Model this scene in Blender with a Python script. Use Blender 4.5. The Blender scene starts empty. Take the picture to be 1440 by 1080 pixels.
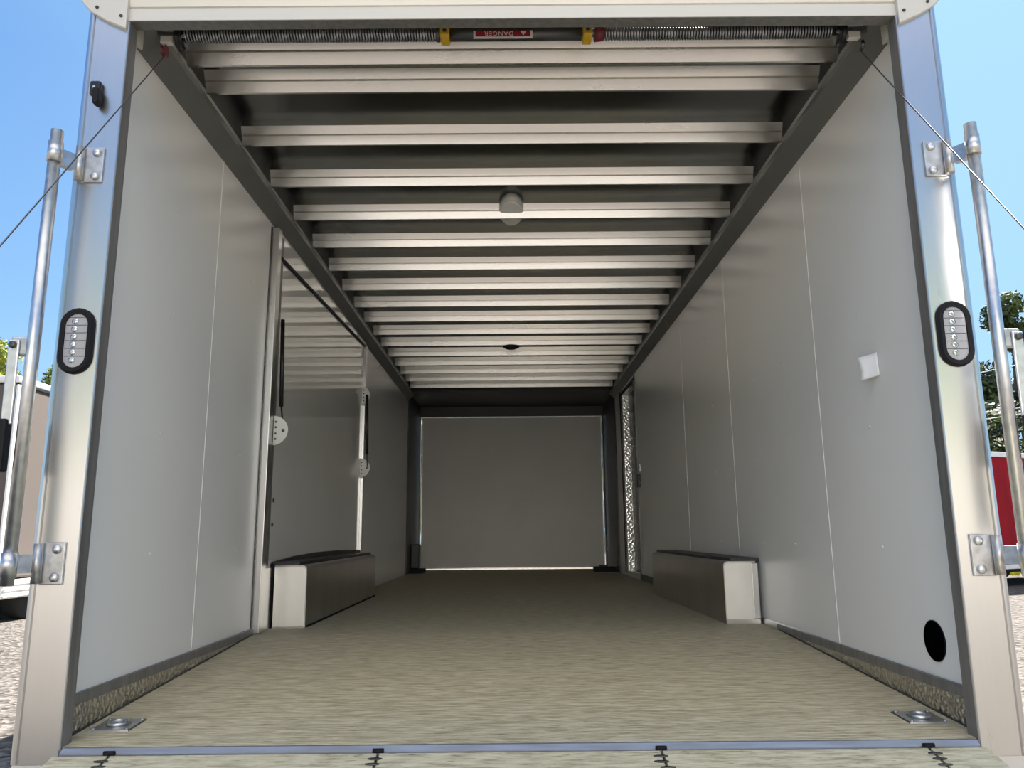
import bpy, bmesh, math, random
from mathutils import Vector, Matrix
R = random.Random(11)
SC = bpy.context.scene
COL = SC.collection
# ---------------------------------------------------------------- camera
F, PITCH, ROLL, YAW = 1085.5, 0.19167, 0.00902, -0.00286
CAM = Vector((-0.0194, -2.1210, 0.4445))
def cam_vec(x, v):
    c, s = math.cos(ROLL), math.sin(ROLL)
    X, V = x[0]*c - x[1]*s, x[0]*s + x[1]*c
    d = (X, v, -V)
    c, s = math.cos(PITCH), math.sin(PITCH)
    d = (d[0], d[1]*c - d[2]*s, d[1]*s + d[2]*c)
    c, s = math.cos(YAW), math.sin(YAW)
    return Vector((d[0]*c - d[1]*s, d[0]*s + d[1]*c, d[2]))
cd = bpy.data.cameras.new('camera')
cd.sensor_width = 36.0
cd.lens = F / 1440 * 36.0
cd.clip_start = 0.02
cd.clip_end = 500
cam = bpy.data.objects.new('camera', cd)
COL.objects.link(cam)
right, up, back = cam_vec((1, 0), 0), cam_vec((0, -1), 0), -cam_vec((0, 0), 1)
m = Matrix((right, up, back)).transposed().to_4x4()
m.translation = CAM
cam.matrix_world = m
SC.camera = cam
# ---------------------------------------------------------------- sky, sun, exposure
SUN_TO = Vector((0.50, 0.75, 1.0)).normalized()
w = bpy.data.worlds.new('sky')
SC.world = w
w.use_nodes = True
nt = w.node_tree
nt.nodes.clear()
tc = nt.nodes.new('ShaderNodeTexCoord')
sp = nt.nodes.new('ShaderNodeSeparateXYZ')
nt.links.new(tc.outputs['Generated'], sp.inputs[0])
rp = nt.nodes.new('ShaderNodeValToRGB')
rp.color_ramp.elements[0].position = 0.0
rp.color_ramp.elements[0].color = (0.42, 0.66, 0.86, 1)
rp.color_ramp.elements[1].position = 0.75
rp.color_ramp.elements[1].color = (0.07, 0.20, 0.50, 1)
for pos, c in ((0.12, (0.35, 0.58, 0.83, 1)), (0.26, (0.235, 0.45, 0.76, 1)), (0.50, (0.095, 0.25, 0.62, 1))):
    e = rp.color_ramp.elements.new(pos)
    e.color = c
nt.links.new(sp.outputs['Z'], rp.inputs[0])
dt = nt.nodes.new('ShaderNodeVectorMath')
dt.operation = 'DOT_PRODUCT'
nt.links.new(tc.outputs['Generated'], dt.inputs[0])
dt.inputs[1].default_value = SUN_TO
mr = nt.nodes.new('ShaderNodeMapRange')
mr.inputs['From Min'].default_value = 0.42
mr.inputs['From Max'].default_value = 1.0
mr.inputs['To Min'].default_value = 0.0
mr.inputs['To Max'].default_value = 0.95
nt.links.new(dt.outputs['Value'], mr.inputs[0])
mx = nt.nodes.new('ShaderNodeMix')
mx.data_type = 'RGBA'
nt.links.new(mr.outputs[0], mx.inputs['Factor'])
nt.links.new(rp.outputs[0], mx.inputs['A'])
mx.inputs['B'].default_value = (0.39, 0.64, 0.84, 1)
# bright cloud bank added high behind the viewer, unseen, to light the interior
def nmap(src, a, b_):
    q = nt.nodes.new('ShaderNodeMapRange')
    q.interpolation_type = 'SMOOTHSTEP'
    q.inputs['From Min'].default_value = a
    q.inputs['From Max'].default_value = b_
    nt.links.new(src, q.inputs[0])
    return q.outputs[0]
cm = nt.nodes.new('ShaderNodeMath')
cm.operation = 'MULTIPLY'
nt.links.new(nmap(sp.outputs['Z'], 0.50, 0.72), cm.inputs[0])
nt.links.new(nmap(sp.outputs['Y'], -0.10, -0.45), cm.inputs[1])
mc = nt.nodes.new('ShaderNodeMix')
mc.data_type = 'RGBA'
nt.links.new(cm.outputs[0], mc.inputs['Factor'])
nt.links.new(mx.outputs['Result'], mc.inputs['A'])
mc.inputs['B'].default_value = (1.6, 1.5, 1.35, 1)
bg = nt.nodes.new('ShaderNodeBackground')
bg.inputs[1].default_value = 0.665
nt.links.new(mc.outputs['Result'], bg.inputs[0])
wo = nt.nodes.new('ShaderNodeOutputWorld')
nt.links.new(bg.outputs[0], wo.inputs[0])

sl = bpy.data.lights.new('sun', 'SUN')
sl.energy = 10.5
sl.angle = 0.009
sl.color = (1.0, 0.93, 0.84)
so = bpy.data.objects.new('sun', sl)
COL.objects.link(so)
so.rotation_euler = SUN_TO.to_track_quat('Z', 'Y').to_euler()
so.location = (5, 8, 12)
vs = SC.view_settings
vs.view_transform = 'Standard'
vs.look = 'None'
vs.gamma = 1
vs.use_curve_mapping = False
vs.exposure = 1.02
SC.cycles.max_bounces = 20
SC.cycles.diffuse_bounces = 14
SC.cycles.glossy_bounces = 8

# ---------------------------------------------------------------- materials
def mat(name, col, rough=0.5, metal=0.0, spec=0.5, col2=None, scale=8.0, stretch=(1, 1, 1), lo=0.35, hi=0.65,
        bump=0.0, bscale=None, coat=0.0, crough=0.03, rvar=0.0, detail=4, trans=0.0, bstretch=None):
    mt = bpy.data.materials.new(name)
    mt.use_nodes = True
    n, l = mt.node_tree.nodes, mt.node_tree.links
    b = n['Principled BSDF']
    b.inputs['Roughness'].default_value = rough
    b.inputs['Metallic'].default_value = metal
    b.inputs['Specular IOR Level'].default_value = spec
    b.inputs['Coat Weight'].default_value = coat
    b.inputs['Coat Roughness'].default_value = crough
    b.inputs['Transmission Weight'].default_value = trans
    t = n.new('ShaderNodeTexCoord')
    def noise(sc, st):
        mp = n.new('ShaderNodeMapping')
        mp.inputs['Scale'].default_value = st
        l.new(t.outputs['Object'], mp.inputs['Vector'])
        nz = n.new('ShaderNodeTexNoise')
        nz.inputs['Scale'].default_value = sc
        nz.inputs['Detail'].default_value = detail
        l.new(mp.outputs[0], nz.inputs['Vector'])
        return nz
    c2 = col2 or tuple(x * 0.93 for x in col)
    nz = noise(scale, stretch)
    r = n.new('ShaderNodeValToRGB')
    r.color_ramp.elements[0].position = lo
    r.color_ramp.elements[1].position = hi
    r.color_ramp.elements[0].color = (*c2, 1)
    r.color_ramp.elements[1].color = (*col, 1)
    l.new(nz.outputs['Fac'], r.inputs[0])
    l.new(r.outputs[0], b.inputs['Base Color'])
    if rvar:
        g = n.new('ShaderNodeMapRange')
        g.inputs['To Min'].default_value = max(0, rough - rvar)
        g.inputs['To Max'].default_value = rough + rvar
        l.new(nz.outputs['Fac'], g.inputs[0])
        l.new(g.outputs[0], b.inputs['Roughness'])
    if bump:
        nb = noise(bscale or scale, bstretch or stretch)
        bp = n.new('ShaderNodeBump')
        bp.inputs['Strength'].default_value = bump
        bp.inputs['Distance'].default_value = 0.01
        l.new(nb.outputs['Fac'], bp.inputs['Height'])
        l.new(bp.outputs[0], b.inputs['Normal'])
    return mt

M = {}
M['wall'] = mat('white wall panel', (0.88, 0.875, 0.86), 0.30, spec=0.5, scale=1.5, col2=(0.86, 0.855, 0.84))
M['doorskin'] = mat('glossy white door skin', (0.80, 0.795, 0.775), 0.35, spec=0.5, coat=1.0, crough=0.03, scale=1.5,
                    bump=0.012, bscale=2.0, bstretch=(1, 1, 2.0))
M['seam'] = mat('white panel seam', (0.93, 0.925, 0.91), 0.35)
M['alu'] = mat('mill aluminium', (0.64, 0.635, 0.625), 0.28, 1.0, scale=14, stretch=(6, 6, 0.15), col2=(0.63, 0.625, 0.615), rvar=0.015)
M['alu_x'] = mat('mill aluminium header', (0.63, 0.60, 0.535), 0.42, 0.35, scale=14, stretch=(0.15, 6, 6), col2=(0.61, 0.58, 0.52), rvar=0.06)
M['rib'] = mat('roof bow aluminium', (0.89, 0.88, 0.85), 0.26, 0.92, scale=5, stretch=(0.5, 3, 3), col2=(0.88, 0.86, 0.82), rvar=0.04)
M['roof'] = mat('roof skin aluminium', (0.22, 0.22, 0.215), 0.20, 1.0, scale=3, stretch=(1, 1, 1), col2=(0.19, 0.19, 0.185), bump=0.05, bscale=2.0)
M['cove'] = mat('grey cove trim', (0.17, 0.17, 0.165), 0.42, 0.0, scale=6)
M['jamb'] = mat('dull grey aluminium', (0.23, 0.225, 0.22), 0.42, 0.3, scale=10, stretch=(5, 5, .2), col2=(0.17, 0.165, 0.16))
M['dark'] = mat('dark charcoal frame', (0.045, 0.044, 0.042), 0.45, scale=5)
M['black'] = mat('black rubber', (0.006, 0.006, 0.008), 0.6, spec=0.25, scale=20)
M['blackgloss'] = mat('black plastic', (0.010, 0.010, 0.013), 0.35, scale=20)
M['hole'] = mat('black recess', (0.002, 0.002, 0.002), 0.95, spec=0.0)
M['galv'] = mat('galvanised steel', (0.66, 0.67, 0.68), 0.36, 1.0, scale=40, col2=(0.54, 0.55, 0.57), rvar=0.08)
M['zinc'] = mat('zinc hardware', (0.60, 0.60, 0.60), 0.40, 1.0, scale=40, col2=(0.42, 0.42, 0.43))
M['box'] = mat('wheel box aluminium', (0.62, 0.60, 0.56), 0.30, 1.0, scale=7, stretch=(1, 1, .4), col2=(0.52, 0.505, 0.47), rvar=0.06)
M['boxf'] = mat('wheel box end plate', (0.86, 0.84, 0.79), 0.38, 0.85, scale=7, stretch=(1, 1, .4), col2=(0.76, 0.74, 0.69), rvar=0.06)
M['beam'] = mat('pale satin aluminium', (0.62, 0.59, 0.55), 0.6, 0.2, scale=12)
M['sill'] = mat('sill metal with painted sky tint', (0.30, 0.34, 0.44), 0.4, 0.6, scale=9, stretch=(.6, 5, 5), col2=(0.24, 0.26, 0.31))  # sky reflection painted in as a blue base colour
M['doorw'] = mat('warm white ramp door panel', (0.74, 0.72, 0.67), 0.45, scale=1.5)
M['white'] = mat('white plastic', (0.80, 0.81, 0.76), 0.4)
M['dome'] = mat('frosted dome lens', (0.93, 0.92, 0.90), 0.35)
M['paper'] = mat('paper tag', (0.95, 0.95, 0.97), 0.7)
M['spring'] = mat('spring steel', (0.42, 0.42, 0.44), 0.35, 1.0, scale=30, col2=(0.25, 0.25, 0.27))
M['shaft'] = mat('dark steel tube', (0.10, 0.10, 0.10), 0.35, 0.8)
M['yellow'] = mat('yellow painted cone', (0.62, 0.38, 0.03), 0.45)
M['maroon'] = mat('maroon painted cone', (0.14, 0.012, 0.02), 0.5)
M['label'] = mat('red danger sticker', (0.30, 0.012, 0.028), 0.5)
M['labelw'] = mat('white sticker print', (0.75, 0.70, 0.68), 0.5)
M['red'] = mat('red painted siding', (0.36, 0.004, 0.012), 0.6, spec=0.15, scale=2, col2=(0.24, 0.003, 0.008), stretch=(2, 1, .3))
M['lens'] = mat('smoked clear lens', (0.42, 0.42, 0.45), 0.18, spec=0.6, coat=0.6)
M['led'] = mat('lamp reflector', (0.72, 0.72, 0.76), 0.12, 0.9)
M['whitemetal'] = mat('white trailer trim', (0.85, 0.83, 0.80), 0.35)
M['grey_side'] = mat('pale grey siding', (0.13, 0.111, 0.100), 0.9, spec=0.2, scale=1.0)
M['grass'] = mat('sunlit grass', (0.45, 0.50, 0.03), 0.9, scale=3, col2=(0.25, 0.32, 0.02))
M['leaf'] = mat('tree leaves', (0.15, 0.18, 0.045), 0.6, spec=0.25, scale=1.3, col2=(0.030, 0.052, 0.022), lo=0.42, hi=0.66)
M['leaf2'] = mat('yellow green leaves', (0.40, 0.42, 0.07), 0.55, spec=0.3, scale=1.1, col2=(0.13, 0.17, 0.03), lo=0.4, hi=0.6)
M['bark'] = mat('tree bark', (0.12, 0.09, 0.07), 0.9, bump=0.5)
M['leaf3'] = mat('bright green leaves', (0.36, 0.50, 0.24), 0.6, spec=0.2, scale=0.9, col2=(0.26, 0.38, 0.15))
M['wire'] = mat('steel wire rope', (0.16, 0.16, 0.17), 0.45, 0.7)
M['wirew'] = mat('pale utility wire', (0.75, 0.77, 0.78), 0.5)
M['pale'] = mat('pale beige siding', (0.50, 0.46, 0.43), 0.7, scale=.5)
M['whitewall'] = mat('white painted wall', (0.88, 0.87, 0.85), 0.8, scale=.4)
M['tyre'] = mat('tyre rubber', (0.012, 0.012, 0.012), 0.8)

def plywood(name, ca, cb, cc, gx, gy):
    mt = bpy.data.materials.new(name)
    mt.use_nodes = True
    n, l = mt.node_tree.nodes, mt.node_tree.links
    b = n['Principled BSDF']
    b.inputs['Roughness'].default_value = 0.62
    b.inputs['Specular IOR Level'].default_value = 0.35
    t = n.new('ShaderNodeTexCoord')
    def nz(st, sc, det=6):
        mp = n.new('ShaderNodeMapping')
        mp.inputs['Scale'].default_value = st
        l.new(t.outputs['Object'], mp.inputs['Vector'])
        q = n.new('ShaderNodeTexNoise')
        q.inputs['Scale'].default_value = sc
        q.inputs['Detail'].default_value = det
        q.inputs['Roughness'].default_value = 0.65
        l.new(mp.outputs[0], q.inputs['Vector'])
        return q
    a = nz((gx, gy, 1), 6.0)
    r = n.new('ShaderNodeValToRGB')
    r.color_ramp.elements[0].position = 0.36
    r.color_ramp.elements[0].color = (*ca, 1)
    r.color_ramp.elements[1].position = 0.64
    r.color_ramp.elements[1].color = (*cc, 1)
    e = r.color_ramp.elements.new(0.5)
    e.color = (*cb, 1)
    l.new(a.outputs['Fac'], r.inputs[0])
    k = nz((gx * .8, gy * 1.5, 1), 9.0, 2)
    kr = n.new('ShaderNodeValToRGB')
    kr.color_ramp.elements[0].position = 0.30
    kr.color_ramp.elements[0].color = (0.36, 0.33, 0.27, 1)
    kr.color_ramp.elements[1].position = 0.38
    kr.color_ramp.elements[1].color = (1, 1, 1, 1)
    l.new(k.outputs['Fac'], kr.inputs[0])
    mu = n.new('ShaderNodeMix')
    mu.data_type = 'RGBA'
    mu.blend_type = 'MULTIPLY'
    mu.inputs['Factor'].default_value = 1
    l.new(r.outputs[0], mu.inputs['A'])
    l.new(kr.outputs[0], mu.inputs['B'])
    l.new(mu.outputs['Result'], b.inputs['Base Color'])
    bp = n.new('ShaderNodeBump')
    bp.inputs['Strength'].default_value = 0.25
    bp.inputs['Distance'].default_value = 0.004
    l.new(a.outputs['Fac'], bp.inputs['Height'])
    l.new(bp.outputs[0], b.inputs['Normal'])
    return mt
M['floor'] = plywood('plywood deck', (0.35, 0.305, 0.20), (0.54, 0.485, 0.34), (0.70, 0.64, 0.48), 2.2, 22)
M['ramp'] = plywood('plywood ramp facing', (0.36, 0.325, 0.225), (0.55, 0.505, 0.36), (0.66, 0.62, 0.47), 2.2, 14)

def tread(name, sc=26, st=0.9, base=(0.72, 0.69, 0.63, 1)):
    mt = bpy.data.materials.new(name)
    mt.use_nodes = True
    n, l = mt.node_tree.nodes, mt.node_tree.links
    b = n['Principled BSDF']
    b.inputs['Metallic'].default_value = 1
    b.inputs['Roughness'].default_value = 0.28
    b.inputs['Base Color'].default_value = base
    t = n.new('ShaderNodeTexCoord')
    hs = []
    for rot in (0.785, -0.785):
        mp = n.new('ShaderNodeMapping')
        mp.inputs['Rotation'].default_value = (rot, rot, rot)
        mp.inputs['Scale'].default_value = (sc, sc, sc)
        l.new(t.outputs['Object'], mp.inputs['Vector'])
        v = n.new('ShaderNodeTexVoronoi')
        v.inputs['Scale'].default_value = 1.0
        v.inputs['Randomness'].default_value = 0.15
        l.new(mp.outputs[0], v.inputs['Vector'])
        hs.append(v)
    mn = n.new('ShaderNodeMath')
    mn.operation = 'MINIMUM'
    l.new(hs[0].outputs['Distance'], mn.inputs[0])
    l.new(hs[1].outputs['Distance'], mn.inputs[1])
    bp = n.new('ShaderNodeBump')
    bp.invert = True
    bp.inputs['Strength'].default_value = st
    bp.inputs['Distance'].default_value = 0.012
    l.new(mn.outputs[0], bp.inputs['Height'])
    l.new(bp.outputs[0], b.inputs['Normal'])
    return mt
M['tread'] = tread('diamond tread aluminium', 48)
M['treadj'] = tread('bright diamond tread aluminium', 34, 0.5, (0.92, 0.91, 0.88, 1))

def gravel():
    mt = bpy.data.materials.new('gravel lot')
    mt.use_nodes = True
    n, l = mt.node_tree.nodes, mt.node_tree.links
    b = n['Principled BSDF']
    b.inputs['Roughness'].default_value = 0.95
    b.inputs['Specular IOR Level'].default_value = 0.1
    t = n.new('ShaderNodeTexCoord')
    v = n.new('ShaderNodeTexVoronoi')
    v.inputs['Scale'].default_value = 26
    l.new(t.outputs['Object'], v.inputs['Vector'])
    r = n.new('ShaderNodeValToRGB')
    r.color_ramp.elements[0].color = (0.045, 0.041, 0.038, 1)
    r.color_ramp.elements[1].color = (0.187, 0.170, 0.157, 1)
    sx = n.new('ShaderNodeSeparateColor')
    l.new(v.outputs['Color'], sx.inputs[0])
    l.new(sx.outputs[0], r.inputs[0])
    l.new(r.outputs[0], b.inputs['Base Color'])
    bp = n.new('ShaderNodeBump')
    bp.inputs['Strength'].default_value = 0.8
    bp.inputs['Distance'].default_value = 0.02
    l.new(v.outputs['Distance'], bp.inputs['Height'])
    l.new(bp.outputs[0], b.inputs['Normal'])
    return mt
M['gravel'] = gravel()

# ---------------------------------------------------------------- mesh helpers
class MB:
    def __init__(s):
        s.bm = bmesh.new()
    def box(s, x0, x1, y0, y1, z0, z1):
        x0, x1 = sorted((x0, x1)); y0, y1 = sorted((y0, y1)); z0, z1 = sorted((z0, z1))
        v = [s.bm.verts.new((x, y, z)) for x in (x0, x1) for y in (y0, y1) for z in (z0, z1)]
        for f in ((0, 1, 3, 2), (4, 6, 7, 5), (0, 4, 5, 1), (2, 3, 7, 6), (0, 2, 6, 4), (1, 5, 7, 3)):
            s.bm.faces.new([v[i] for i in f])
        return s
    def prism(s, pts, axis, a, b):
        """pts: outline in the two other axes, extruded along axis from a to b"""
        def P(u, w, t):
            return {'x': (t, u, w), 'y': (u, t, w), 'z': (u, w, t)}[axis]
        A = [s.bm.verts.new(P(u, w, a)) for u, w in pts]
        B = [s.bm.verts.new(P(u, w, b)) for u, w in pts]
        n = len(pts)
        s.bm.faces.new(A)
        s.bm.faces.new(B[::-1])
        for i in range(n):
            s.bm.faces.new([A[i], B[i], B[(i + 1) % n], A[(i + 1) % n]])
        return s
    def tube(s, pts, r, seg=12, cap=True, close=False):
        pts = [Vector(p) for p in pts]
        rs = r if isinstance(r, (list, tuple)) else [r] * len(pts)
        rings = []
        t0 = None
        for i, p in enumerate(pts):
            d = (pts[min(i + 1, len(pts) - 1)] - pts[max(i - 1, 0)]).normalized()
            if t0 is None:
                a = Vector((0, 0, 1)) if abs(d.z) < 0.9 else Vector((1, 0, 0))
                u = d.cross(a).normalized()
            else:
                u = (u - d * u.dot(d)).normalized()
            t0 = d
            v = d.cross(u)
            rings.append([s.bm.verts.new(p + (u * math.cos(q) + v * math.sin(q)) * rs[i])
                          for q in (2 * math.pi * k / seg for k in range(seg))])
        for A, B in zip(rings, rings[1:]):
            for k in range(seg):
                f = s.bm.faces.new([A[k], A[(k + 1) % seg], B[(k + 1) % seg], B[k]])
                f.smooth = True
        if cap:
            s.bm.faces.new(rings[0][::-1])
            s.bm.faces.new(rings[-1])
        return s
    def lathe(s, prof, c, axis='z', seg=24, sx=1.0, sy=1.0):
        """prof: (radius, height) pairs; axis is the direction of height"""
        rings = []
        for r, h in prof:
            ring = []
            for k in range(seg):
                q = 2 * math.pi * k / seg
                a, b = r * math.cos(q) * sx, r * math.sin(q) * sy
                ring.append(s.bm.verts.new(Vector(c) + Vector({'z': (a, b, h), 'y': (a, h, b), 'x': (h, a, b)}[axis])))
            rings.append(ring)
        for A, B in zip(rings, rings[1:]):
            for k in range(seg):
                f = s.bm.faces.new([A[k], A[(k + 1) % seg], B[(k + 1) % seg], B[k]])
                f.smooth = True
        s.bm.faces.new(rings[0])
        s.bm.faces.new(rings[-1][::-1])
        return s
    def build(s, name, m_, parent=None, bevel=0.0, seg=2):
        bmesh.ops.recalc_face_normals(s.bm, faces=s.bm.faces[:])
        me = bpy.data.meshes.new(name)
        s.bm.to_mesh(me)
        s.bm.free()
        me.materials.append(m_)
        o = bpy.data.objects.new(name, me)
        COL.objects.link(o)
        if bevel:
            bv = o.modifiers.new('bevel', 'BEVEL')
            bv.width = bevel
            bv.segments = seg
            bv.limit_method = 'ANGLE'
        if parent is not None:
            o.parent = parent
            o.matrix_parent_inverse = Matrix.Translation(parent.location).inverted()
        return o

def tag(o, label=None, cat=None, group=None, kind=None):
    if label: o['label'] = label
    if cat: o['category'] = cat
    if group: o['group'] = group
    if kind: o['kind'] = kind
    return o
def empty(name, loc, label=None, cat=None, group=None):
    o = bpy.data.objects.new(name, None)
    o.empty_display_size = 0.1
    COL.objects.link(o)
    o.location = loc
    return tag(o, label, cat, group)
def struct(o, label):
    o['kind'] = 'structure'
    o['label'] = label
    return o

W = 1.22          # inner face of the side walls
RO = 1.305        # outer skin
ZC = 2.190        # roof skin
YB = 8.0          # far ramp door
PY0 = 0.048       # walls start behind the post return

# ---------------------------------------------------------------- setting: deck, walls, roof
fl = MB().prism([(0.010, -0.0845), (1.57, 0.0), (YB + 0.06, 0.0), (YB + 0.06, -0.10), (1.57, -0.10), (0.010, -0.16)], 'x', -W - 0.03, W + 0.03)
struct(fl.build('floor', M['floor']), 'grey brown plywood trailer deck dipping down towards the open rear end')

def slab(u0, u1, holes, x0, x1, z0=-0.12, z1=2.26):
    """side wall slab with rectangular holes, one welded mesh"""
    b = MB()
    ys = sorted({u0, u1} | {h for q in holes for h in q[:2]})
    zs = sorted({z0, z1} | {h for q in holes for h in q[2:]})
    def solid(i, j):
        if not (0 <= i < len(ys) - 1 and 0 <= j < len(zs) - 1): return False
        yc, zc = (ys[i] + ys[i + 1]) / 2, (zs[j] + zs[j + 1]) / 2
        return not any(h[0] < yc < h[1] and h[2] < zc < h[3] for h in holes)
    vc = {}
    def V(x, y, z):
        k = (round(x, 4), round(y, 4), round(z, 4))
        if k not in vc: vc[k] = b.bm.verts.new(k)
        return vc[k]
    for i in range(len(ys) - 1):
        for j in range(len(zs) - 1):
            if not solid(i, j): continue
            a, c, d, e = ys[i], ys[i + 1], zs[j], zs[j + 1]
            for x in (x0, x1):
                b.bm.faces.new([V(x, a, d), V(x, c, d), V(x, c, e), V(x, a, e)])
            if not solid(i - 1, j): b.bm.faces.new([V(x0, a, d), V(x1, a, d), V(x1, a, e), V(x0, a, e)])
            if not solid(i + 1, j): b.bm.faces.new([V(x0, c, d), V(x1, c, d), V(x1, c, e), V(x0, c, e)])
            if not solid(i, j - 1): b.bm.faces.new([V(x0, a, d), V(x0, c, d), V(x1, c, d), V(x1, a, d)])
            if not solid(i, j + 1): b.bm.faces.new([V(x0, a, e), V(x0, c, e), V(x1, c, e), V(x1, a, e)])
    return b
wl = struct(slab(PY0, YB + 0.06, [], -W, -RO).build('wall_left', M['wall']), 'glossy white panelled left side wall of the trailer')
wr = struct(slab(PY0, YB + 0.06, [(5.45, 6.28, 0.05, 1.93)], W, RO).build('wall_right', M['wall']), 'glossy white panelled right side wall of the trailer')
SD = ((-1, wl, (0.905,), (0.51, 1.31, 4.95)), (1, wr, (0.93, 2.16, 3.32), (0.515, 1.315, 1.74, 2.55)))
for s, wobj, seams, cols in SD:
    for y in seams:
        MB().box(s * (W + .001), s * (W - .0015), y - .0020, y + .0020, 0.03, 2.02).build('panel_seam', M['seam'], wobj)
    for y in cols:
        for z in (1.605, 1.20, 0.795, 0.39):
            MB().lathe([(0.0055, 0), (0.0055, -s * .0015), (0.003, -s * .003)], (s * W, y + R.uniform(-.006, .006), z), 'x', 10).build('rivet', M['white'], wobj)
# dark panels round the far ramp door: sides, header, low roof box
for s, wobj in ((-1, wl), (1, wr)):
    MB().box(s * (W + .001), s * (W - .012), 6.86, YB, 0.0, 2.10).build('dark_end_panel', M['dark'], wobj)
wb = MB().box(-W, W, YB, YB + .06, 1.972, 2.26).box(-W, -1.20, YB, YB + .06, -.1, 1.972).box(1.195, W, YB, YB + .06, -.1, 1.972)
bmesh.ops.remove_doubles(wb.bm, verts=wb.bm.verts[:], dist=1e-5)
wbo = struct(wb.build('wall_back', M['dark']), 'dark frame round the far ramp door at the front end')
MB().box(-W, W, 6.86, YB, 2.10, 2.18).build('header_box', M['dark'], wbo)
# roof with bows
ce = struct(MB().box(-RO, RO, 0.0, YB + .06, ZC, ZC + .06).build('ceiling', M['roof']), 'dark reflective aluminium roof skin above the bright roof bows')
ZR = 2.1145
def bow(y):
    g = math.tan(math.radians(13 + 7.2 / y))   # lean shaped per bow to catch outside light, strongest on the first
    h = lambda z: y - (z - ZR) * g - max(0.0, z - 2.1575) * .07
    pr = [(h(ZC), ZC), (h(2.1575), 2.1575), (h(2.1575) + .014, 2.1575), (h(2.1505) + .012, 2.1505), (h(2.1505), 2.1505), (y, ZR), (y + .010, ZR), (y + .022, ZC)]
    return MB().prism(pr, 'x', -1.175, 1.175)
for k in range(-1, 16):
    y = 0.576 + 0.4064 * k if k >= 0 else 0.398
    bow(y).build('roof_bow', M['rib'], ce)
for s, n_ in ((-1, 'left'), (1, 'right')):
    # sloped cove strip with a small inner lip
    pr = [(s * W, 2.010), (s * 1.162, 2.064), (s * 1.160, 2.080), (s * 1.156, 2.080), (s * 1.158, 2.058), (s * W, 1.999)]
    struct(MB().prism(pr, 'y', PY0, 6.86).build('trim_%d' % (1 if s < 0 else 2), M['cove']), 'grey sloped cove strip along the top of the %s wall' % n_)

# kick trim and tread plate beside the dipping deck
for s, n_ in ((-1, 'left'), (1, 'right')):
    bs = MB().box(s * (W + .002), s * (W - .012), PY0, 1.60, -.004, .026).build('baseboard_' + n_, M['jamb'], None, .002)
    struct(bs, 'grey kick strip low on the %s wall near the open end' % n_)
    MB().prism([(PY0, -.003), (PY0, -.090), (1.60, -.004), (1.60, -.003)], 'x', s * (W + .002), s * (W - .008)).build('tread_plate', M['tread'], bs)
    MB().prism([(PY0, -.080), (PY0, -.088), (1.57, -.004), (1.57, .004)], 'x', s * (W + .002), s * (W - .014)).build('edge_bead', M['dark'], bs)
bs2 = MB().box(W + .002, W - .010, 1.20, 1.82, -.002, .03).build('bright_strip', M['alu'], bpy.data.objects['baseboard_right'], .002)
bs3 = MB().box(W + .002, W - .010, 3.80, 5.44, 0, .06).build('kick_strip', M['jamb'], bpy.data.objects['baseboard_right'], .002)

# rear posts, header, corner caps
for s, n_, i in ((-1, 'left', 3), (1, 'right', 4)):
    pts = [(s * 1.180, 0.048), (s * 1.180, 0.004), (s * 1.184, 0.0), (s * 1.284, 0.0), (s * 1.287, 0.006), (s * 1.290, 0.0)]
    for k in range(7):
        a = math.pi / 2 * k / 6
        pts.append((s * (1.2905 + 0.022 * math.sin(a)), 0.022 - 0.022 * math.cos(a)))
    pts += [(s * 1.3125, 0.12), (s * RO, 0.12), (s * RO, 0.048)]
    po = struct(MB().prism(pts, 'z', -0.125, 2.045).build('trim_%d' % i, M['alu']), 'shiny aluminium %s rear corner post of the trailer' % n_)
    MB().box(s * 1.1785, s * 1.1805, 0.0015, 0.048, -0.10, 2.0).build('post_return', M['jamb'], po)  # dark grey stands in for the dim interior mirrored in the return
hd = MB().prism([(0.0, 2.0055), (0.0, 2.045), (.004, 2.0475), (.004, 2.0505), (0.0, 2.053), (-.006, 2.075), (-.006, 2.30), (0.06, 2.30), (0.075, 2.16), (0.044, 2.0055)], 'x', -1.188, 1.188)
struct(hd.build('trim_5', M['alu_x']), 'pale aluminium header across the top of the open rear end')
hdo = bpy.data.objects['trim_5']
MB().box(-1.186, 1.186, .0015, .044, 2.0035, 2.0058).build('header_soffit', M['jamb'], hdo)
MB().lathe([(.006, 0), (.006, -.004), (.003, -.006)], (0.006, -.006, 2.082), 'y', 12).build('rivet', M['zinc'], hdo)
for s, n_, i in ((-1, 'left', 6), (1, 'right', 7)):
    pts = [(s * 1.183, 1.970), (s * 1.183, 2.32), (s * 1.352, 2.32), (s * 1.345, 2.11), (s * 1.325, 2.062), (s * 1.296, 2.030), (s * 1.245, 1.998)]
    cc = struct(MB().prism(pts, 'y', -.014, 0.10).build('trim_%d' % i, M['alu_x'], None, .003), 'pale aluminium %s corner cap between header and rear post' % n_)
    for px, pz in ((1.20, 2.012), (1.276, 2.042), (1.20, 2.075)):
        MB().lathe([(.005, 0), (.005, -.003), (.002, -.005)], (s * px, -.014, pz), 'y', 10).build('rivet', M['dark'], cc)
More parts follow.
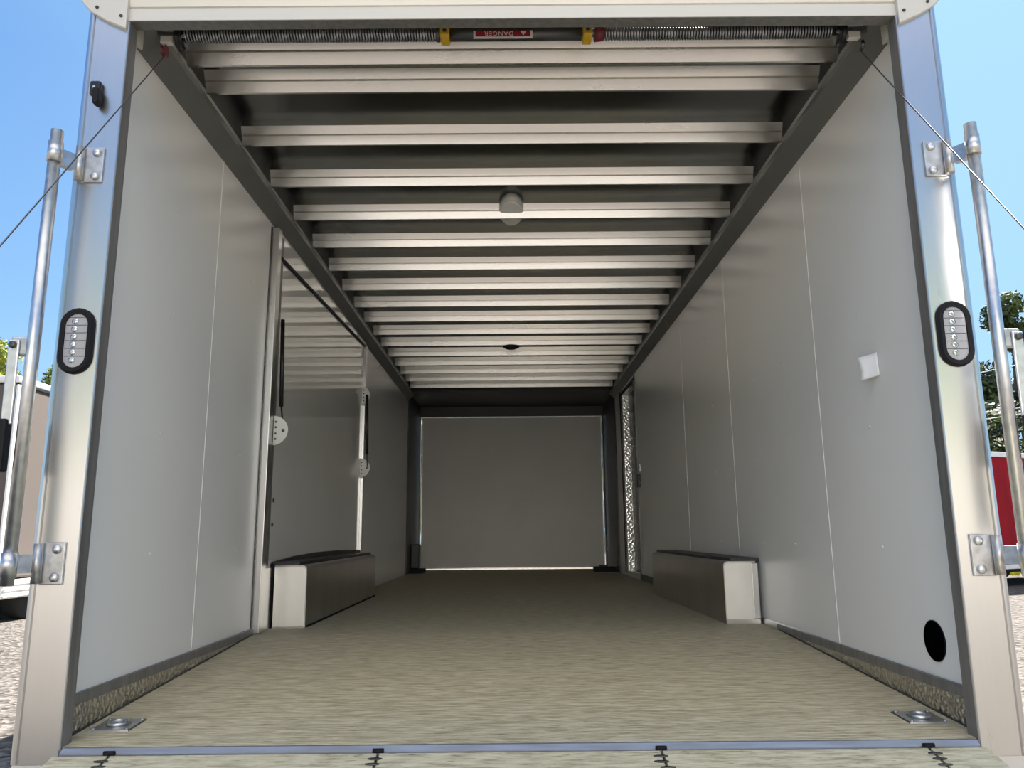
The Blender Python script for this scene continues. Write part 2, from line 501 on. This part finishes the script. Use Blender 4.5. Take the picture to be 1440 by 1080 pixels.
# sill and ramp
sill = MB().prism([(-.010, -.100), (-.010, -.097), (.002, -.0860), (.0098, -.0850), (.0098, -.12), (-.010, -.12)], 'x', -1.175, 1.175)
struct(sill.build('threshold', M['sill']), 'thin metal sill strip with painted blue sky reflection between plywood deck and ramp')
struct(MB().box(-1.30, 1.30, .0, .10, -.36, -.1255).build('rear_beam', M['beam']), 'pale rear crossbeam below the deck sill and posts')
rd = empty('ramp_door', (0, -.016, -.10), 'lowered plywood faced rear ramp door sloping down from the sill to the gravel', 'ramp door')
def rz(y): return -.0995 + (y + .016) * .253
HX = (-1.045, -.362, .358, 1.040)
ed = [-1.192] + list(HX) + [1.192]
for a, b in zip(ed, ed[1:]):
    MB().prism([(-.016, rz(-.016)), (-1.98, rz(-1.98)), (-1.98, rz(-1.98) - .02), (-.016, rz(-.016) - .02)], 'x', a + .0035, b - .0035).build('plywood_panel', M['ramp'], rd, .002)
MB().prism([(-.020, rz(-.02) - .021), (-1.99, rz(-1.98) - .021), (-1.99, rz(-1.98) - .05), (-.020, rz(-.02) - .05)], 'x', -1.192, 1.192).build('ramp_frame', M['alu_x'], rd)
for x in HX:
    h = MB()
    h.tube([(x - .014, -.016, -.094), (x + .014, -.016, -.094)], .0055, 10)
    h.build('hinge', M['black'], rd)
    for yy in (-.042, -.066, -.092):
        MB().lathe([(.0145, -.001), (.0145, .0012), (.008, .0022)], (x - .006 + R.uniform(-.008, .008), yy, rz(yy)), 'z', 12, 1.3, .55).build('screw', M['shaft'], rd)

# ---------------------------------------------------------------- left escape door
d1 = struct(MB().box(-W - .002, -W + .006, 1.755, 4.05, .325, 1.985).build('door_1', M['doorskin']), 'glossy white escape door in the left wall reflecting the roof bows')
MB().box(-W - .002, -W + .036, 1.580, 1.640, .005, 1.985).build('jamb_bar', M['alu'], d1, .003)
MB().box(-W - .002, -W + .004, 1.566, 1.579, .005, 1.985).build('jamb_gasket', M['dark'], d1)
MB().box(-W - .002, -W + .012, 1.645, 1.752, .30, 1.985).build('jamb_flat', M['jamb'], d1)
MB().box(-W - .002, -W + .014, 1.645, 1.81, .0, .29).build('jamb_foot', M['alu'], d1)
MB().box(-W - .002, -W + .026, 4.055, 4.10, .325, 1.975).build('far_jamb', M['alu'], d1, .003)
MB().box(-W - .002, -W + .010, 4.115, 4.135, .325, 1.99).build('far_gasket', M['dark'], d1)
# top rail and the black seal line under it
MB().prism([(1.70, 1.875), (4.12, 1.985), (4.12, 2.005), (1.70, 2.005)], 'x', -W + .0055, -W + .010).build('top_rail', M['doorskin'], d1)
MB().prism([(1.71, 1.858), (4.09, 1.966), (4.09, 1.983), (1.71, 1.878)], 'x', -W + .005, -W + .016).build('top_seal', M['black'], d1)
bs_ = [(1.86, .318), (2.2, .335), (2.7, .345), (3.3, .345), (4.05, .330), (4.05, .312), (1.86, .30)]
MB().prism(bs_, 'x', -W + .004, -W + .020).build('bottom_seal', M['dark'], d1)
for z in (.62, .50):
    MB().lathe([(.010, 0), (.010, .004), (.006, .006)], (-W + .006, 1.80, z), 'x', 12).build('latch_screw', M['shaft'], d1)
def half_disc(y, x0, z, rx, rz, parent, t=.007):
    pts = [(x0 + rx * math.cos(q), z + rz * math.sin(q)) for q in (-math.pi / 2 + math.pi * k / 20 for k in range(21))]
    o = MB().prism(pts, 'y', y, y + t).build('bracket', M['white'], parent, .001)
    for aa in (-.95, -.3, .3, .95):
        MB().lathe([(.0055, 0), (.0055, -.003), (.003, -.004)], (x0 + .012, y, z + rz * .72 * math.sin(aa)), 'y', 10).build('bolt', M['shaft'], o)
    MB().lathe([(.008, 0), (.008, -.003), (.004, -.005)], (x0 + rx * .68, y, z), 'y', 12).build('ball_stud', M['shaft'], o)
st = empty('gas_strut', (-1.17, 1.69, .955), 'near black gas strut on the left escape door with one white half round bracket', 'gas strut', 'gas struts of the escape door')
MB().tube([(-1.176, 1.69, 1.528), (-1.163, 1.69, 1.078)], .0105, 12).build('cylinder', M['blackgloss'], st)
MB().tube([(-1.163, 1.69, 1.080), (-1.142, 1.675, .955)], .0042, 8).build('rod', M['shaft'], st)
half_disc(1.658, -1.187, .955, .072, .073, st)
st2 = empty('gas_strut', (-1.165, 4.02, .97), 'far black gas strut with white half round brackets at both ends', 'gas strut', 'gas struts of the escape door')
MB().tube([(-1.170, 4.0, 1.555), (-1.158, 4.0, 1.075)], .0115, 12).build('cylinder', M['blackgloss'], st2)
MB().tube([(-1.158, 4.0, 1.077), (-1.155, 4.01, .975)], .0045, 8).build('rod', M['shaft'], st2)
half_disc(4.02, -1.2135, 1.552, .062, .075, st2)
half_disc(4.02, -1.2135, .968, .078, .075, st2)

# ---------------------------------------------------------------- right side door
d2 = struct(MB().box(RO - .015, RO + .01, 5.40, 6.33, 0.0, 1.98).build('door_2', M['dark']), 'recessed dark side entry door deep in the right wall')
MB().box(W + .002, RO - .016, 6.262, 6.279, .05, 1.93).build('tread_jamb', M['treadj'], d2)
MB().box(W - .010, W + .002, 6.285, 6.36, .03, 1.99).build('door_frame', M['jamb'], d2, .003)
MB().box(W - .014, W + .002, 6.365, 6.39, .03, 1.99).build('frame_seal', M['black'], d2)
MB().box(W - .010, W + .002, 5.40, 5.445, .03, 1.99).build('door_frame', M['jamb'], d2, .003)
MB().box(W - .012, W + .002, 5.40, 6.36, 1.935, 1.965).build('head_seal', M['black'], d2)
lt = MB().box(W - .030, W + .002, 5.28, 5.37, .87, 1.00).build('latch', M['blackgloss'], d2, .006)
MB().box(W - .012, W + .002, 5.25, 5.33, 1.015, 1.085).build('latch_plate', M['white'], d2, .004)

# ---------------------------------------------------------------- far ramp door
d3 = struct(MB().box(-1.184, 1.182, YB + .01, YB + .045, .012, 1.963).build('door_3', M['doorw']), 'closed off white ramp door filling the far end')
for x0, x1, z0, z1 in ((-1.184, -1.172, .012, 1.963), (1.170, 1.182, .012, 1.963), (-1.172, 1.170, 1.955, 1.963), (-1.172, 1.170, .012, .022)):
    MB().box(x0, x1, YB + .004, YB + .0105, z0, z1).build('edge_trim', M['alu'], d3)
for s, big in ((-1, True), (1, False)):
    bb = empty('ramp_latch', (s * 1.14, 7.25, 0), 'tall black latch block on the deck in the far %s corner' % 'left' if big else 'low flat black latch foot on the deck in the far right corner', 'latch block')
    if big:
        MB().box(-1.205, -1.105, 7.18, 7.36, .052, .335).build('block', M['blackgloss'], bb, .01)
        MB().box(-1.208, -1.045, 7.14, 7.40, 0.0, .05).build('foot', M['black'], bb, .006)
    else:
        MB().box(.955, 1.205, 7.14, 7.34, 0.0, .055).build('foot', M['black'], bb, .006)
        MB().box(1.02, 1.10, 7.18, 7.28, .055, .075).build('pad', M['blackgloss'], bb, .004)

# ---------------------------------------------------------------- wheel boxes
for s, n_ in ((-1, 'left'), (1, 'right')):
    wx = empty('wheel_box', (s * 1.13, 2.8, 0), 'bright aluminium wheel box on the %s side of the deck, %s' % (n_, 'below the escape door' if s < 0 else 'against the plain right wall'), 'wheel box', 'wheel boxes')
    xi, xo = s * 1.035, s * (W - .022)
    def corner(x, c, z1, r):
        return [(xo - s * .003, c), (x, c)] + [(x + s * r * (1 - math.cos(q)), z1 - r + r * math.sin(q)) for q in (math.pi / 2 * k / 6 for k in range(7))] + [(xo - s * .003, z1)]
    MB().prism(corner(xi, 0, .300, .022), 'y', 1.822, 3.80).build('shell', M['box'], wx)
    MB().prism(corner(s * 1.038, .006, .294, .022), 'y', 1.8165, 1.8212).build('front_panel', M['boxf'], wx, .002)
    MB().box(s * 1.075, s * (W - .004), 1.83, 3.82, .3005, .316).build('top_flange', M['dark'], wx)
    if s > 0:
        MB().box(1.036, 1.2, 1.812, 1.8162, .002, .024).build('foot_flange', M['alu'], wx)
        MB().box(1.170, 1.202, 1.806, 1.8158, .026, .292).build('edge_strip', M['alu'], wx, .003)
    else:
        MB().box(-1.0330, -1.0305, 1.85, 3.79, .0, .010).build('foot_seal', M['black'], wx)
        MB().box(-1.2160, -1.1995, 1.816, 1.83, .0, .31).build('edge_seal', M['black'], wx)

# ---------------------------------------------------------------- roof fittings
dm = empty('dome_light', (-.003, 1.77, 2.15), 'white oval dome light on the roof bow nearest the opening', 'ceiling light')
MB().lathe([(1.0, .0395), (1.0, 0)], (-.003, 1.808, 2.150), 'z', 32, .066, .170).build('base', M['white'], dm)
MB().lathe([(.95, -.0002), (.93, -.004), (.8, -.007), (.4, -.009), (.1, -.010)], (-.003, 1.808, 2.150), 'z', 32, .066, .170).build('lens', M['dome'], dm)
dm2 = empty('dome_light', (-.005, 4.69, ZR), 'small dark round dome light deep inside on a far roof bow', 'ceiling light')
MB().lathe([(.075, 0), (.075, -.008)], (-.005, 4.69, ZR), 'z', 24).build('base', M['dark'], dm2)
MB().lathe([(.068, -.0082), (.05, -.022), (.02, -.028)], (-.005, 4.69, ZR), 'z', 24).build('lens', M['shaft'], dm2)

# torsion springs over the opening
SY, SZ = 0.150, 2.060
ts = empty('torsion_spring', (0, SY, SZ), 'long torsion spring assembly on its shaft behind the top header', 'spring')
MB().tube([(-1.16, SY, SZ), (1.16, SY, SZ)], .0135, 16).build('shaft', M['zinc'], ts)
MB().tube([(-.205, SY, SZ), (.225, SY, SZ)], .0255, 20).build('centre_tube', M['shaft'], ts)
def helix(x0, x1, r, wire, turns):
    pts = []
    n = turns * 10
    for k in range(n + 1):
        a = 2 * math.pi * turns * k / n
        pts.append((x0 + (x1 - x0) * k / n, SY + r * math.cos(a), SZ + r * math.sin(a)))
    return MB().tube(pts, wire, 5)
helix(-1.075, -.250, .0225, .0042, 88).build('coil', M['spring'], ts)
helix(.300, 1.045, .0225, .0042, 80).build('coil', M['spring'], ts)
for x in (-.222, .244):
    c = MB().box(x - .0155, x + .0155, SY - .030, SY + .03, SZ - .026, SZ + .030).build('collar', M['yellow'], ts, .005)
    MB().lathe([(.006, 0), (.006, -.003), (.003, -.004)], (x, SY - .030, SZ - .010), 'y', 10).build('set_screw', M['shaft'], c)
MB().tube([(.268, SY, SZ), (.300, SY, SZ)], [.030, .026], 18).build('cone', M['maroon'], ts)
MB().tube([(-.252, SY, SZ), (-.240, SY, SZ)], [.026, .028], 18).build('cone', M['shaft'], ts)
for s, x in ((-1, -1.088), (1, 1.075)):
    MB().lathe([(.014, -.010), (.040, -.009), (.034, -.004), (.034, .004), (.040, .009), (.014, .010)], (x, SY, SZ - .006), 'x', 24).build('cable_drum', M['blackgloss'], ts)
    MB().box(x + s * .024, x + s * .064, SY - .01, SY + .01, 1.998 + .03, 2.12).build('end_bracket', M['whitemetal'], ts, .002)
    MB().lathe([(.006, 0), (.006, -.004)], (x - s * .022, SY - .035, SZ - .030), 'y', 10).build('bolt', M['galv'], ts)
# danger sticker, printed upside down as mounted
lb = MB().box(-.128, .064, SY - .0282, SY - .0240, SZ - .0365, SZ - .0105).build('sticker', M['labelw'], ts)
MB().box(-.121, .056, SY - .0292, SY - .0281, SZ - .0315, SZ - .0108).build('sticker_field', M['label'], lb)
fc = bpy.data.curves.new('danger_text', 'FONT')
fc.body = 'DANGER'
fc.size = .0215
fc.align_x = 'CENTER'
fc.align_y = 'CENTER'
fc.extrude = .0004
fc.space_character = 1.15
fo = bpy.data.objects.new('danger_text', fc)
COL.objects.link(fo)
dg = bpy.context.evaluated_depsgraph_get()
me = bpy.data.meshes.new_from_object(fo.evaluated_get(dg))
bpy.data.objects.remove(fo)
me.materials.clear()
me.materials.append(M['labelw'])
to = bpy.data.objects.new('sticker_text', me)
COL.objects.link(to)
to.parent = lb
to.matrix_basis = Matrix.Translation((-.045, SY - .0297, SZ - .0212)) @ Matrix.Rotation(math.pi, 4, 'Y') @ Matrix.Rotation(math.pi / 2, 4, 'X')
tr = MB().prism([(.024, SZ - .0135), (.044, SZ - .0135), (.034, SZ - .0285)], 'y', SY - .0300, SY - .0291)
tr.build('warning_triangle', M['labelw'], lb)

# pulleys and lift cables to the ramp
for s, n_ in ((-1, 'left'), (1, 'right')):
    cb = empty('lift_cable', (s * 1.196, -1.575, -.47), 'thin steel lift cable running down from the top %s corner past the post' % n_, 'cable')
    MB().tube([(s * 1.138, .150, 1.985), (s * 1.1960, -1.575, -.470)], .0019, 6).build('wire', M['wire'], cb)
    MB().lathe([(.020, -.006), (.014, -.002), (.014, .002), (.020, .006)], (s * 1.138, .150, 2.004), 'x', 20).build('pulley', M['maroon'] if s < 0 else M['shaft'], cb)

tie = MB().tube([(W - .05, 3.575, 2.032), (W - .035, 3.57, 2.004), (W - .012, 3.585, 1.985)], .0022, 6).build('yellow_tie', M['yellow'])
tag(tie, 'small scrap of yellow tie caught on the right cove strip', 'tie')

# ---------------------------------------------------------------- rear lamps, clip, lock bars
def stadium(cx, cz, w_, h_, n=10):
    r, p = w_ / 2, []
    for k in range(n + 1):
        a = math.pi * k / n
        p.append((cx + r * math.cos(a), cz + h_ / 2 - r + r * math.sin(a)))
    for k in range(n + 1):
        a = math.pi + math.pi * k / n
        p.append((cx + r * math.cos(a), cz - h_ / 2 + r + r * math.sin(a)))
    return p
for s, n_, cx in ((-1, 'left', -1.2425), (1, 'right', 1.2425)):
    tl = empty('tail_light', (cx, 0, .99), 'clear oval tail light in a black rubber grommet on the %s rear post' % n_, 'tail light', 'tail lights')
    g = MB()
    outer, inner = stadium(cx, .99, .099, .192), stadium(cx, .99, .064, .156)
    mid = stadium(cx, .99, .086, .180)
    rings = [[g.bm.verts.new((u, yy, v)) for u, v in pp] for pp, yy in ((outer, .004), (outer, -.006), (mid, -.013), (inner, -.011), (inner, .004))]
    for A, B in zip(rings, rings[1:]):
        for k in range(len(A)):
            g.bm.faces.new([A[k], A[(k + 1) % len(A)], B[(k + 1) % len(A)], B[k]])
    g.build('grommet', M['black'], tl)
    MB().prism(stadium(cx, .99, .066, .158), 'y', -.007, .003).build('lens', M['lens'], tl, .002)
    for k in range(6):
        z = .99 + (k - 2.5) * .0225
        MB().lathe([(.0095, -.0068), (.0085, -.0095), (.004, -.0105)], (cx - .006, 0, z), 'y', 14).build('led', M['led'], tl)
        MB().box(cx - .029, cx + .029, -.0078, -.0066, z + .0105, z + .0120).build('lens_rib', M['shaft'], tl)
ck = empty('door_hook', (-1.253, 0, 1.75), 'small black hold back hook on the upper left rear post', 'hook')
MB().box(-1.272, -1.240, -.020, .001, 1.745, 1.792).build('base', M['blackgloss'], ck, .006)
MB().prism([(-1.258, 1.752), (-1.236, 1.762), (-1.234, 1.722), (-1.240, 1.708), (-1.252, 1.710), (-1.254, 1.738)], 'y', -.034, -.006).build('hook', M['black'], ck, .004)
MB().lathe([(.005, 0), (.005, -.004), (.002, -.006)], (-1.256, -.020, 1.768), 'y', 10).build('screw', M['zinc'], ck)

for s, n_ in ((-1, 'left'), (1, 'right')):
    TX = s * 1.310
    TY = -.085
    lk = empty('lock_bar', (TX, TY, .33), 'galvanised upright lock bar swung out beside the %s rear post' % n_, 'lock bar', 'lock bars')
    MB().tube([(TX, TY, .325), (TX, TY, 1.590)], .0168, 20).build('pole', M['galv'], lk)
    for z, t_ in ((1.524, 'upper'), (.378, 'lower')):
        pl = MB().box(s * 1.214, s * 1.276, -.0075, .0, z - .055, z + .055).build('hinge_plate', M['zinc'], lk, .002)
        for dz in (-.037, .037):
            MB().lathe([(.0125, 0), (.0125, -.004), (.009, -.008), (.003, -.009)], (s * 1.234, -.0075, z + dz), 'y', 12).build('bolt', M['galv'], pl)
        MB().tube([(s * 1.279, -.016, z - .052), (s * 1.279, -.016, z + .052)], .0125, 14).build('knuckle', M['zinc'], lk)
        # channel arm from the knuckle out to the pole
        a, b = Vector((s * 1.288, -.026, z)), Vector((s * 1.318, TY + .012, z))
        d = (b - a).normalized()
        nrm = Vector((-d.y, d.x, 0))
        ar = MB()
        for (q0, q1, h0, h1) in ((-.003, .003, -.024, .024), (-.018, -.003, .018, .024), (-.018, -.003, -.024, -.018)):
            v = []
            for p in (a, b):
                for q in (q0, q1):
                    for h in (h0, h1):
                        v.append(ar.bm.verts.new(p + nrm * q * (1 if s < 0 else -1) + Vector((0, 0, h))))
            for f in ((0, 1, 3, 2), (4, 6, 7, 5), (0, 4, 5, 1), (2, 3, 7, 6), (0, 2, 6, 4), (1, 5, 7, 3)):
                ar.bm.faces.new([v[i] for i in f])
        ar.build('arm', M['zinc'], lk)
        MB().tube([(TX, TY, z - .030), (TX, TY, z + .030)], .0198, 20).build('sleeve', M['galv'], lk)
    # handle on its pivot
    HXx = s * 1.353
    MB().box(TX + s * .008, HXx + s * .012, TY - .011, TY + .012, .928, .980).build('handle_pivot', M['zinc'], lk, .004)
    hb = MB().prism([(TY - .019, .970), (TY - .0115, .970), (TY - .0065, .74), (TY - .014, .74)], 'x', HXx - s * .015, HXx + s * .014)
    ho = hb.build('handle', M['galv'], lk, .003)
    MB().prism([(TY - .024, .755), (TY + .006, .755), (TY + .008, .615), (TY - .022, .615)], 'x', HXx - s * .008, HXx + s * .036).build('handle_grip', M['black'], ho, .006)
    MB().lathe([(.010, 0), (.010, -.006), (.004, -.008)], (HXx, TY - .0185, .955), 'y', 12).build('pivot_bolt', M['shaft'], lk)

# ---------------------------------------------------------------- tie-downs, tag, round opening
for s, n_ in ((-1, 'left'), (1, 'right')):
    c = Vector((s * 1.128, .192, -.085 + .085 / 1.57 * .192))
    tl_ = .085 / 1.57
    td = empty('tie_down_ring', c, 'recessed square tie down ring plate in the %s rear corner of the deck' % n_, 'tie down', 'deck tie downs')
    def P(dx, dy, dz): return (c.x + dx, c.y + dy, c.z + dy * tl_ + dz)
    pl = MB()
    hw, hole = .056, .036
    rot = .55
    def sq(h, z, n=24, rnd=False):
        out = []
        for k in range(n):
            a = 2 * math.pi * k / n
            if rnd: dx, dy = h * math.cos(a), h * math.sin(a)
            else:
                mm = max(abs(math.cos(a)), abs(math.sin(a)))
                dx, dy = h * math.cos(a) / mm, h * math.sin(a) / mm
            out.append(pl.bm.verts.new(P(dx, dy, z)))
        return out
    rr = [sq(hw, .0), sq(hw - .003, .004), sq(hole, .004, rnd=True), sq(hole - .004, .0005, rnd=True)]
    for A, B in zip(rr, rr[1:]):
        for k in range(24):
            pl.bm.faces.new([A[k], A[(k + 1) % 24], B[(k + 1) % 24], B[k]])
    pl.bm.faces.new(rr[-1])
    pl.build('plate', M['galv'], td)
    ring = []
    for k in range(25):
        a = 2 * math.pi * k / 24
        ring.append(P(.024 * math.cos(a), .024 * math.sin(a), .008))
    MB().tube(ring, .0055, 8, cap=False).build('ring', M['galv'], td)
    for dx in (-.046, .046):
        for dy in (-.046, .046):
            MB().lathe([(.006, 0), (.006, .002), (.003, .003)], P(dx, dy, .004), 'z', 8).build('screw', M['zinc'], td)

pt = MB()
g = []
for i in range(6):
    row = []
    for j in range(6):
        u, v = i / 5, j / 5
        y = .405 + .055 * u + .006 * v
        z = .955 + .080 * v - .008 * u
        x = W - .002 - .034 * (u ** 1.3) - .012 * abs(v - .4) * u - .0003
        row.append(pt.bm.verts.new((x, y, z)))
    g.append(row)
for i in range(5):
    for j in range(5):
        f = pt.bm.faces.new([g[i][j], g[i + 1][j], g[i + 1][j + 1], g[i][j + 1]])
        f.smooth = True
po = pt.build('paper_tag', M['paper'])
sf = po.modifiers.new('thickness', 'SOLIDIFY')
sf.thickness = .0008
tag(po, 'small curled white paper tag stuck on the right wall near the post', 'tag')
vt = empty('wall_port', (W, .240, .126), 'black round opening low on the right wall beside the post', 'port')
MB().lathe([(.0585, -.0002), (.0585, -.003), (.056, -.003), (.054, -.001)], (W, .240, .126), 'x', 36).build('rim', M['black'], vt)
MB().lathe([(.0565, -.0033), (.03, -.0034)], (W, .240, .126), 'x', 36).build('plug', M['hole'], vt)

# ---------------------------------------------------------------- outside
GZ = -0.60
gb = MB()
gb.bm.faces.new([gb.bm.verts.new(p) for p in ((-90, -60, GZ), (90, -60, GZ), (90, 110, GZ), (-90, 110, GZ))])
struct(gb.build('ground', M['gravel']), 'sunlit pale gravel lot around the trailer')
gr = MB()
for k in range(5000):
    x, y = R.uniform(8, 34), R.uniform(16.2, 20)
    h = R.uniform(.12, .34)
    a = R.uniform(0, math.pi)
    dx, dy = .05 * math.cos(a), .05 * math.sin(a)
    v = [gr.bm.verts.new((x - dx, y - dy, GZ)), gr.bm.verts.new((x + dx, y + dy, GZ)), gr.bm.verts.new((x + R.uniform(-.05, .05), y, GZ + h))]
    gr.bm.faces.new(v)
tag(gr.build('grass', M['grass']), 'strip of sunlit yellow green grass behind the red trailer', 'grass', None, 'stuff')

def wheel(parent, x, y, r=.34):
    MB().lathe([(r * .6, -.1), (r * .96, -.1), (r, -.06), (r, .06), (r * .96, .1), (r * .6, .1)], (x, y, GZ + r), 'x', 28).build('wheel', M['tyre'], parent)

# neighbour on the left: a tall pale trailer
gt = empty('grey_trailer', (-7.6, 11, GZ), 'tall pale grey enclosed trailer parked on the gravel left of the opening', 'trailer')
MB().box(-6.4, -8.8, 7.74, 15.5, -.06, 2.42).build('body', M['grey_side'], gt, .03)
MB().box(-6.375, -8.825, 7.70, 15.54, 2.43, 2.52).build('roof_rail', M['whitemetal'], gt, .02)
MB().box(-6.38, -6.398, 7.72, 15.5, 2.400, 2.429).build('roof_seal', M['black'], gt)
MB().box(-6.37, -6.40, 7.69, 7.90, -.06, 2.40).build('corner_trim', M['whitemetal'], gt, .01)
MB().box(-6.30, -6.40, 7.70, 11.2, -.30, -.07).build('fender', M['whitemetal'], gt, .03)
for k in range(3):
    MB().box(-6.285, -6.30, 7.72, 11.2, -.28 + .075 * k, -.25 + .075 * k).build('fender_rib', M['whitemetal'], gt, .006)
MB().box(-6.55, -8.7, 7.9, 15.4, -.32, -.08).build('chassis', M['dark'], gt)
for yy in (8.5, 9.4):
    wheel(gt, -6.52, yy)
    wheel(gt, -8.68, yy)

# neighbour on the right: red trailer turned across
rt = empty('red_trailer', (9.8, 13.6, GZ), 'red sided open trailer parked on the gravel right of the opening', 'trailer')
rot = Matrix.Translation((9.05, 12.5, 0)) @ Matrix.Rotation(.42, 4, 'Z')
def rbox(n_, m_, x0, x1, y0, y1, z0, z1, bev=.01):
    b = MB().box(x0, x1, y0, y1, z0, z1)
    bmesh.ops.transform(b.bm, matrix=rot, verts=b.bm.verts[:])
    return b.build(n_, m_, rt, bev)
rbox('side_panel', M['red'], -2.2, 3.4, 0, .06, -.20, 1.80)
rbox('side_panel', M['red'], -2.2, 3.4, 1.9, 1.96, -.20, 1.80)
rbox('end_panel', M['red'], 3.34, 3.4, .06, 1.9, -.20, 1.80)
rbox('top_rail', M['whitemetal'], -2.22, 3.42, -.03, .09, 1.80, 1.90)
rbox('bottom_rail', M['whitemetal'], -2.22, 3.42, -.03, .09, -.28, -.20)
rbox('deck', M['dark'], -2.2, 3.4, .06, 1.9, -.24, -.18)
rbox('gap_strip', M['black'], -2.2, 3.4, .02, .10, -.335, -.28)  # black strip stands in for the dark gap under the bottom rail
for xx in (-.9, 2.6):
    for yy in (.12, 1.84):
        b = MB().lathe([(.16, -.09), (.26, -.09), (.27, -.05), (.27, .05), (.26, .09), (.16, .09)], (xx, yy, GZ + .27), 'y', 24)
        bmesh.ops.transform(b.bm, matrix=rot, verts=b.bm.verts[:])
        b.build('wheel', M['tyre'], rt)

# trees
def tree(x, y, base, top, rad, leaf, n, seed, label, group, size=.10):
    rr = random.Random(seed)
    o = empty('tree', (x, y, GZ), label, 'tree', group)
    h = top - GZ
    MB().tube([(x, y, GZ), (x + .1, y, GZ + h * .3), (x - .05, y + .1, GZ + h * .6), (x, y, GZ + h * .85)], [.22, .17, .11, .03], 10).build('trunk', M['bark'], o)
    b = MB()
    cl = []
    for k in range(22):
        a, zz = rr.uniform(0, 6.28), rr.uniform(0, 1)
        r_ = rad * math.sqrt(max(.05, 1 - (zz * 1.6 - .6) ** 2 * .9)) * rr.uniform(.2, .85)
        cl.append((Vector((x + r_ * math.cos(a), y + r_ * math.sin(a), base + (top - base) * (.08 + .84 * zz))), rad * rr.uniform(.26, .46)))
    cl.append((Vector((x, y, top - rad * .3)), rad * .3))
    for k in range(n):
        c, r_ = rr.choice(cl)
        d = Vector((rr.gauss(0, 1), rr.gauss(0, 1), rr.gauss(0, 1))).normalized()
        p = c + d * r_ * rr.uniform(.55, 1.05)
        u = Vector((rr.gauss(0, 1), rr.gauss(0, 1), rr.gauss(0, 1))).normalized()
        v = u.cross(d).normalized()
        s_ = size * rr.uniform(.6, 1.3)
        q = [b.bm.verts.new(p + u * s_), b.bm.verts.new(p + v * s_ * .5), b.bm.verts.new(p - u * s_), b.bm.verts.new(p - v * s_ * .5)]
        b.bm.faces.new(q)
    b.build('foliage', leaf, o)
    return o
tree(18.9, 26.0, 1.0, 9.3, 1.75, M['leaf'], 15000, 1, 'tall dark tree beyond the red trailer, rising highest beside the right lock bar', None)
tree(15.4, 24.0, -.2, 7.2, 1.6, M['leaf'], 14000, 2, 'shorter dark tree beyond the red trailer, close beside the right rear post', None)
tree(22.8, 26.0, -.2, 8.6, 2.2, M['leaf'], 15000, 3, 'broad tree at the right edge of the picture beyond the red trailer', None)
tree(-18.6, 25.0, 1.0, 7.5, 1.6, M['leaf2'], 10000, 4, 'yellow green tree beyond the grey trailer, at the left edge of the picture', None)
tree(-15.4, 24.0, 1.0, 6.5, 1.5, M['leaf2'], 10000, 5, 'yellow green tree beyond the grey trailer, between lock bar and left rear post', None)
tree(-22.5, 28.5, 1.0, 8.0, 2.0, M['leaf2'], 9000, 6, 'yellow green tree partly out of frame beyond the left trailer', None)
tree(-5.4, 42.0, -.4, 10.2, 2.4, M['leaf2'], 9000, 7, 'tree glimpsed only through the slit left of the far ramp door', None, .2)
tree(5.4, 42.0, -.4, 10.2, 2.4, M['leaf2'], 9000, 8, 'tree glimpsed only through the slit right of the far ramp door', None, .2)
# dark undergrowth behind the red trailer
ug = MB()
for k in range(16000):
    p = Vector((R.uniform(12.5, 27), R.uniform(20.6, 21.6), R.uniform(GZ, 4.2)))
    u = Vector((R.gauss(0, 1), R.gauss(0, 1), R.gauss(0, 1))).normalized()
    v = u.orthogonal().normalized()
    s_ = R.uniform(.07, .2)
    ug.bm.faces.new([ug.bm.verts.new(p + u * s_), ug.bm.verts.new(p + v * s_ * .5), ug.bm.verts.new(p - u * s_), ug.bm.verts.new(p - v * s_ * .5)])
tag(ug.build('undergrowth', M['leaf']), 'dark shaded undergrowth beneath the trees on the right', 'bushes', None, 'stuff')
for i, (za, zb, t_) in enumerate(((4.98, 5.12, 'highest'), (3.80, 3.86, 'middle'), (3.60, 3.68, 'lowest'))):
    uw = MB().tube([(12.4, 20, za - .18), (13.9, 20, za), (14.5, 20, zb), (22, 20, zb + 1.2)], .012, 6).build('utility_wire', M['wirew'])
    tag(uw, '%s of the three pale overhead wires in front of the right hand trees' % t_, 'wire', 'overhead wires')

# the far side of the lot, behind the photographer: fence and trees seen only as reflections in the metal
bk = MB().box(-30, -8.2, -22.5, -22, GZ, 3.1).box(8.2, 30, -22.5, -22, GZ, 3.1)
struct(bk.build('lot_fence', M['pale']), 'pale fence on the far side of the lot behind the viewer')
wh = MB().box(-8, 8, -24, -16.5, GZ, 5.6)  # unseen building added to bounce sunlight deep into the trailer
wh.prism([(-8.3, 5.6), (8.3, 5.6), (0, 7.2)], 'y', -24.2, -16.3)
struct(wh.build('bounce_building', M['whitewall']), 'large white building added unseen behind the viewer to bounce sunlight inside')
tb = MB()
for k in range(9000):
    p = Vector((R.uniform(-34, 34), R.uniform(-31, -27), R.uniform(0, 1)))
    p.z = GZ + p.z * (10.5 + 1.6 * math.sin(p.x * .55) + 1.0 * math.sin(p.x * 1.7))
    u = Vector((R.gauss(0, 1), R.gauss(0, 1), R.gauss(0, 1))).normalized()
    v = u.orthogonal().normalized()
    s_ = R.uniform(.6, 1.2)
    tb.bm.faces.new([tb.bm.verts.new(p + u * s_), tb.bm.verts.new(p + v * s_ * .6), tb.bm.verts.new(p - u * s_), tb.bm.verts.new(p - v * s_ * .6)])
tag(tb.build('tree_belt', M['leaf3']), 'belt of trees behind the viewer across the lot', 'trees', None, 'stuff')
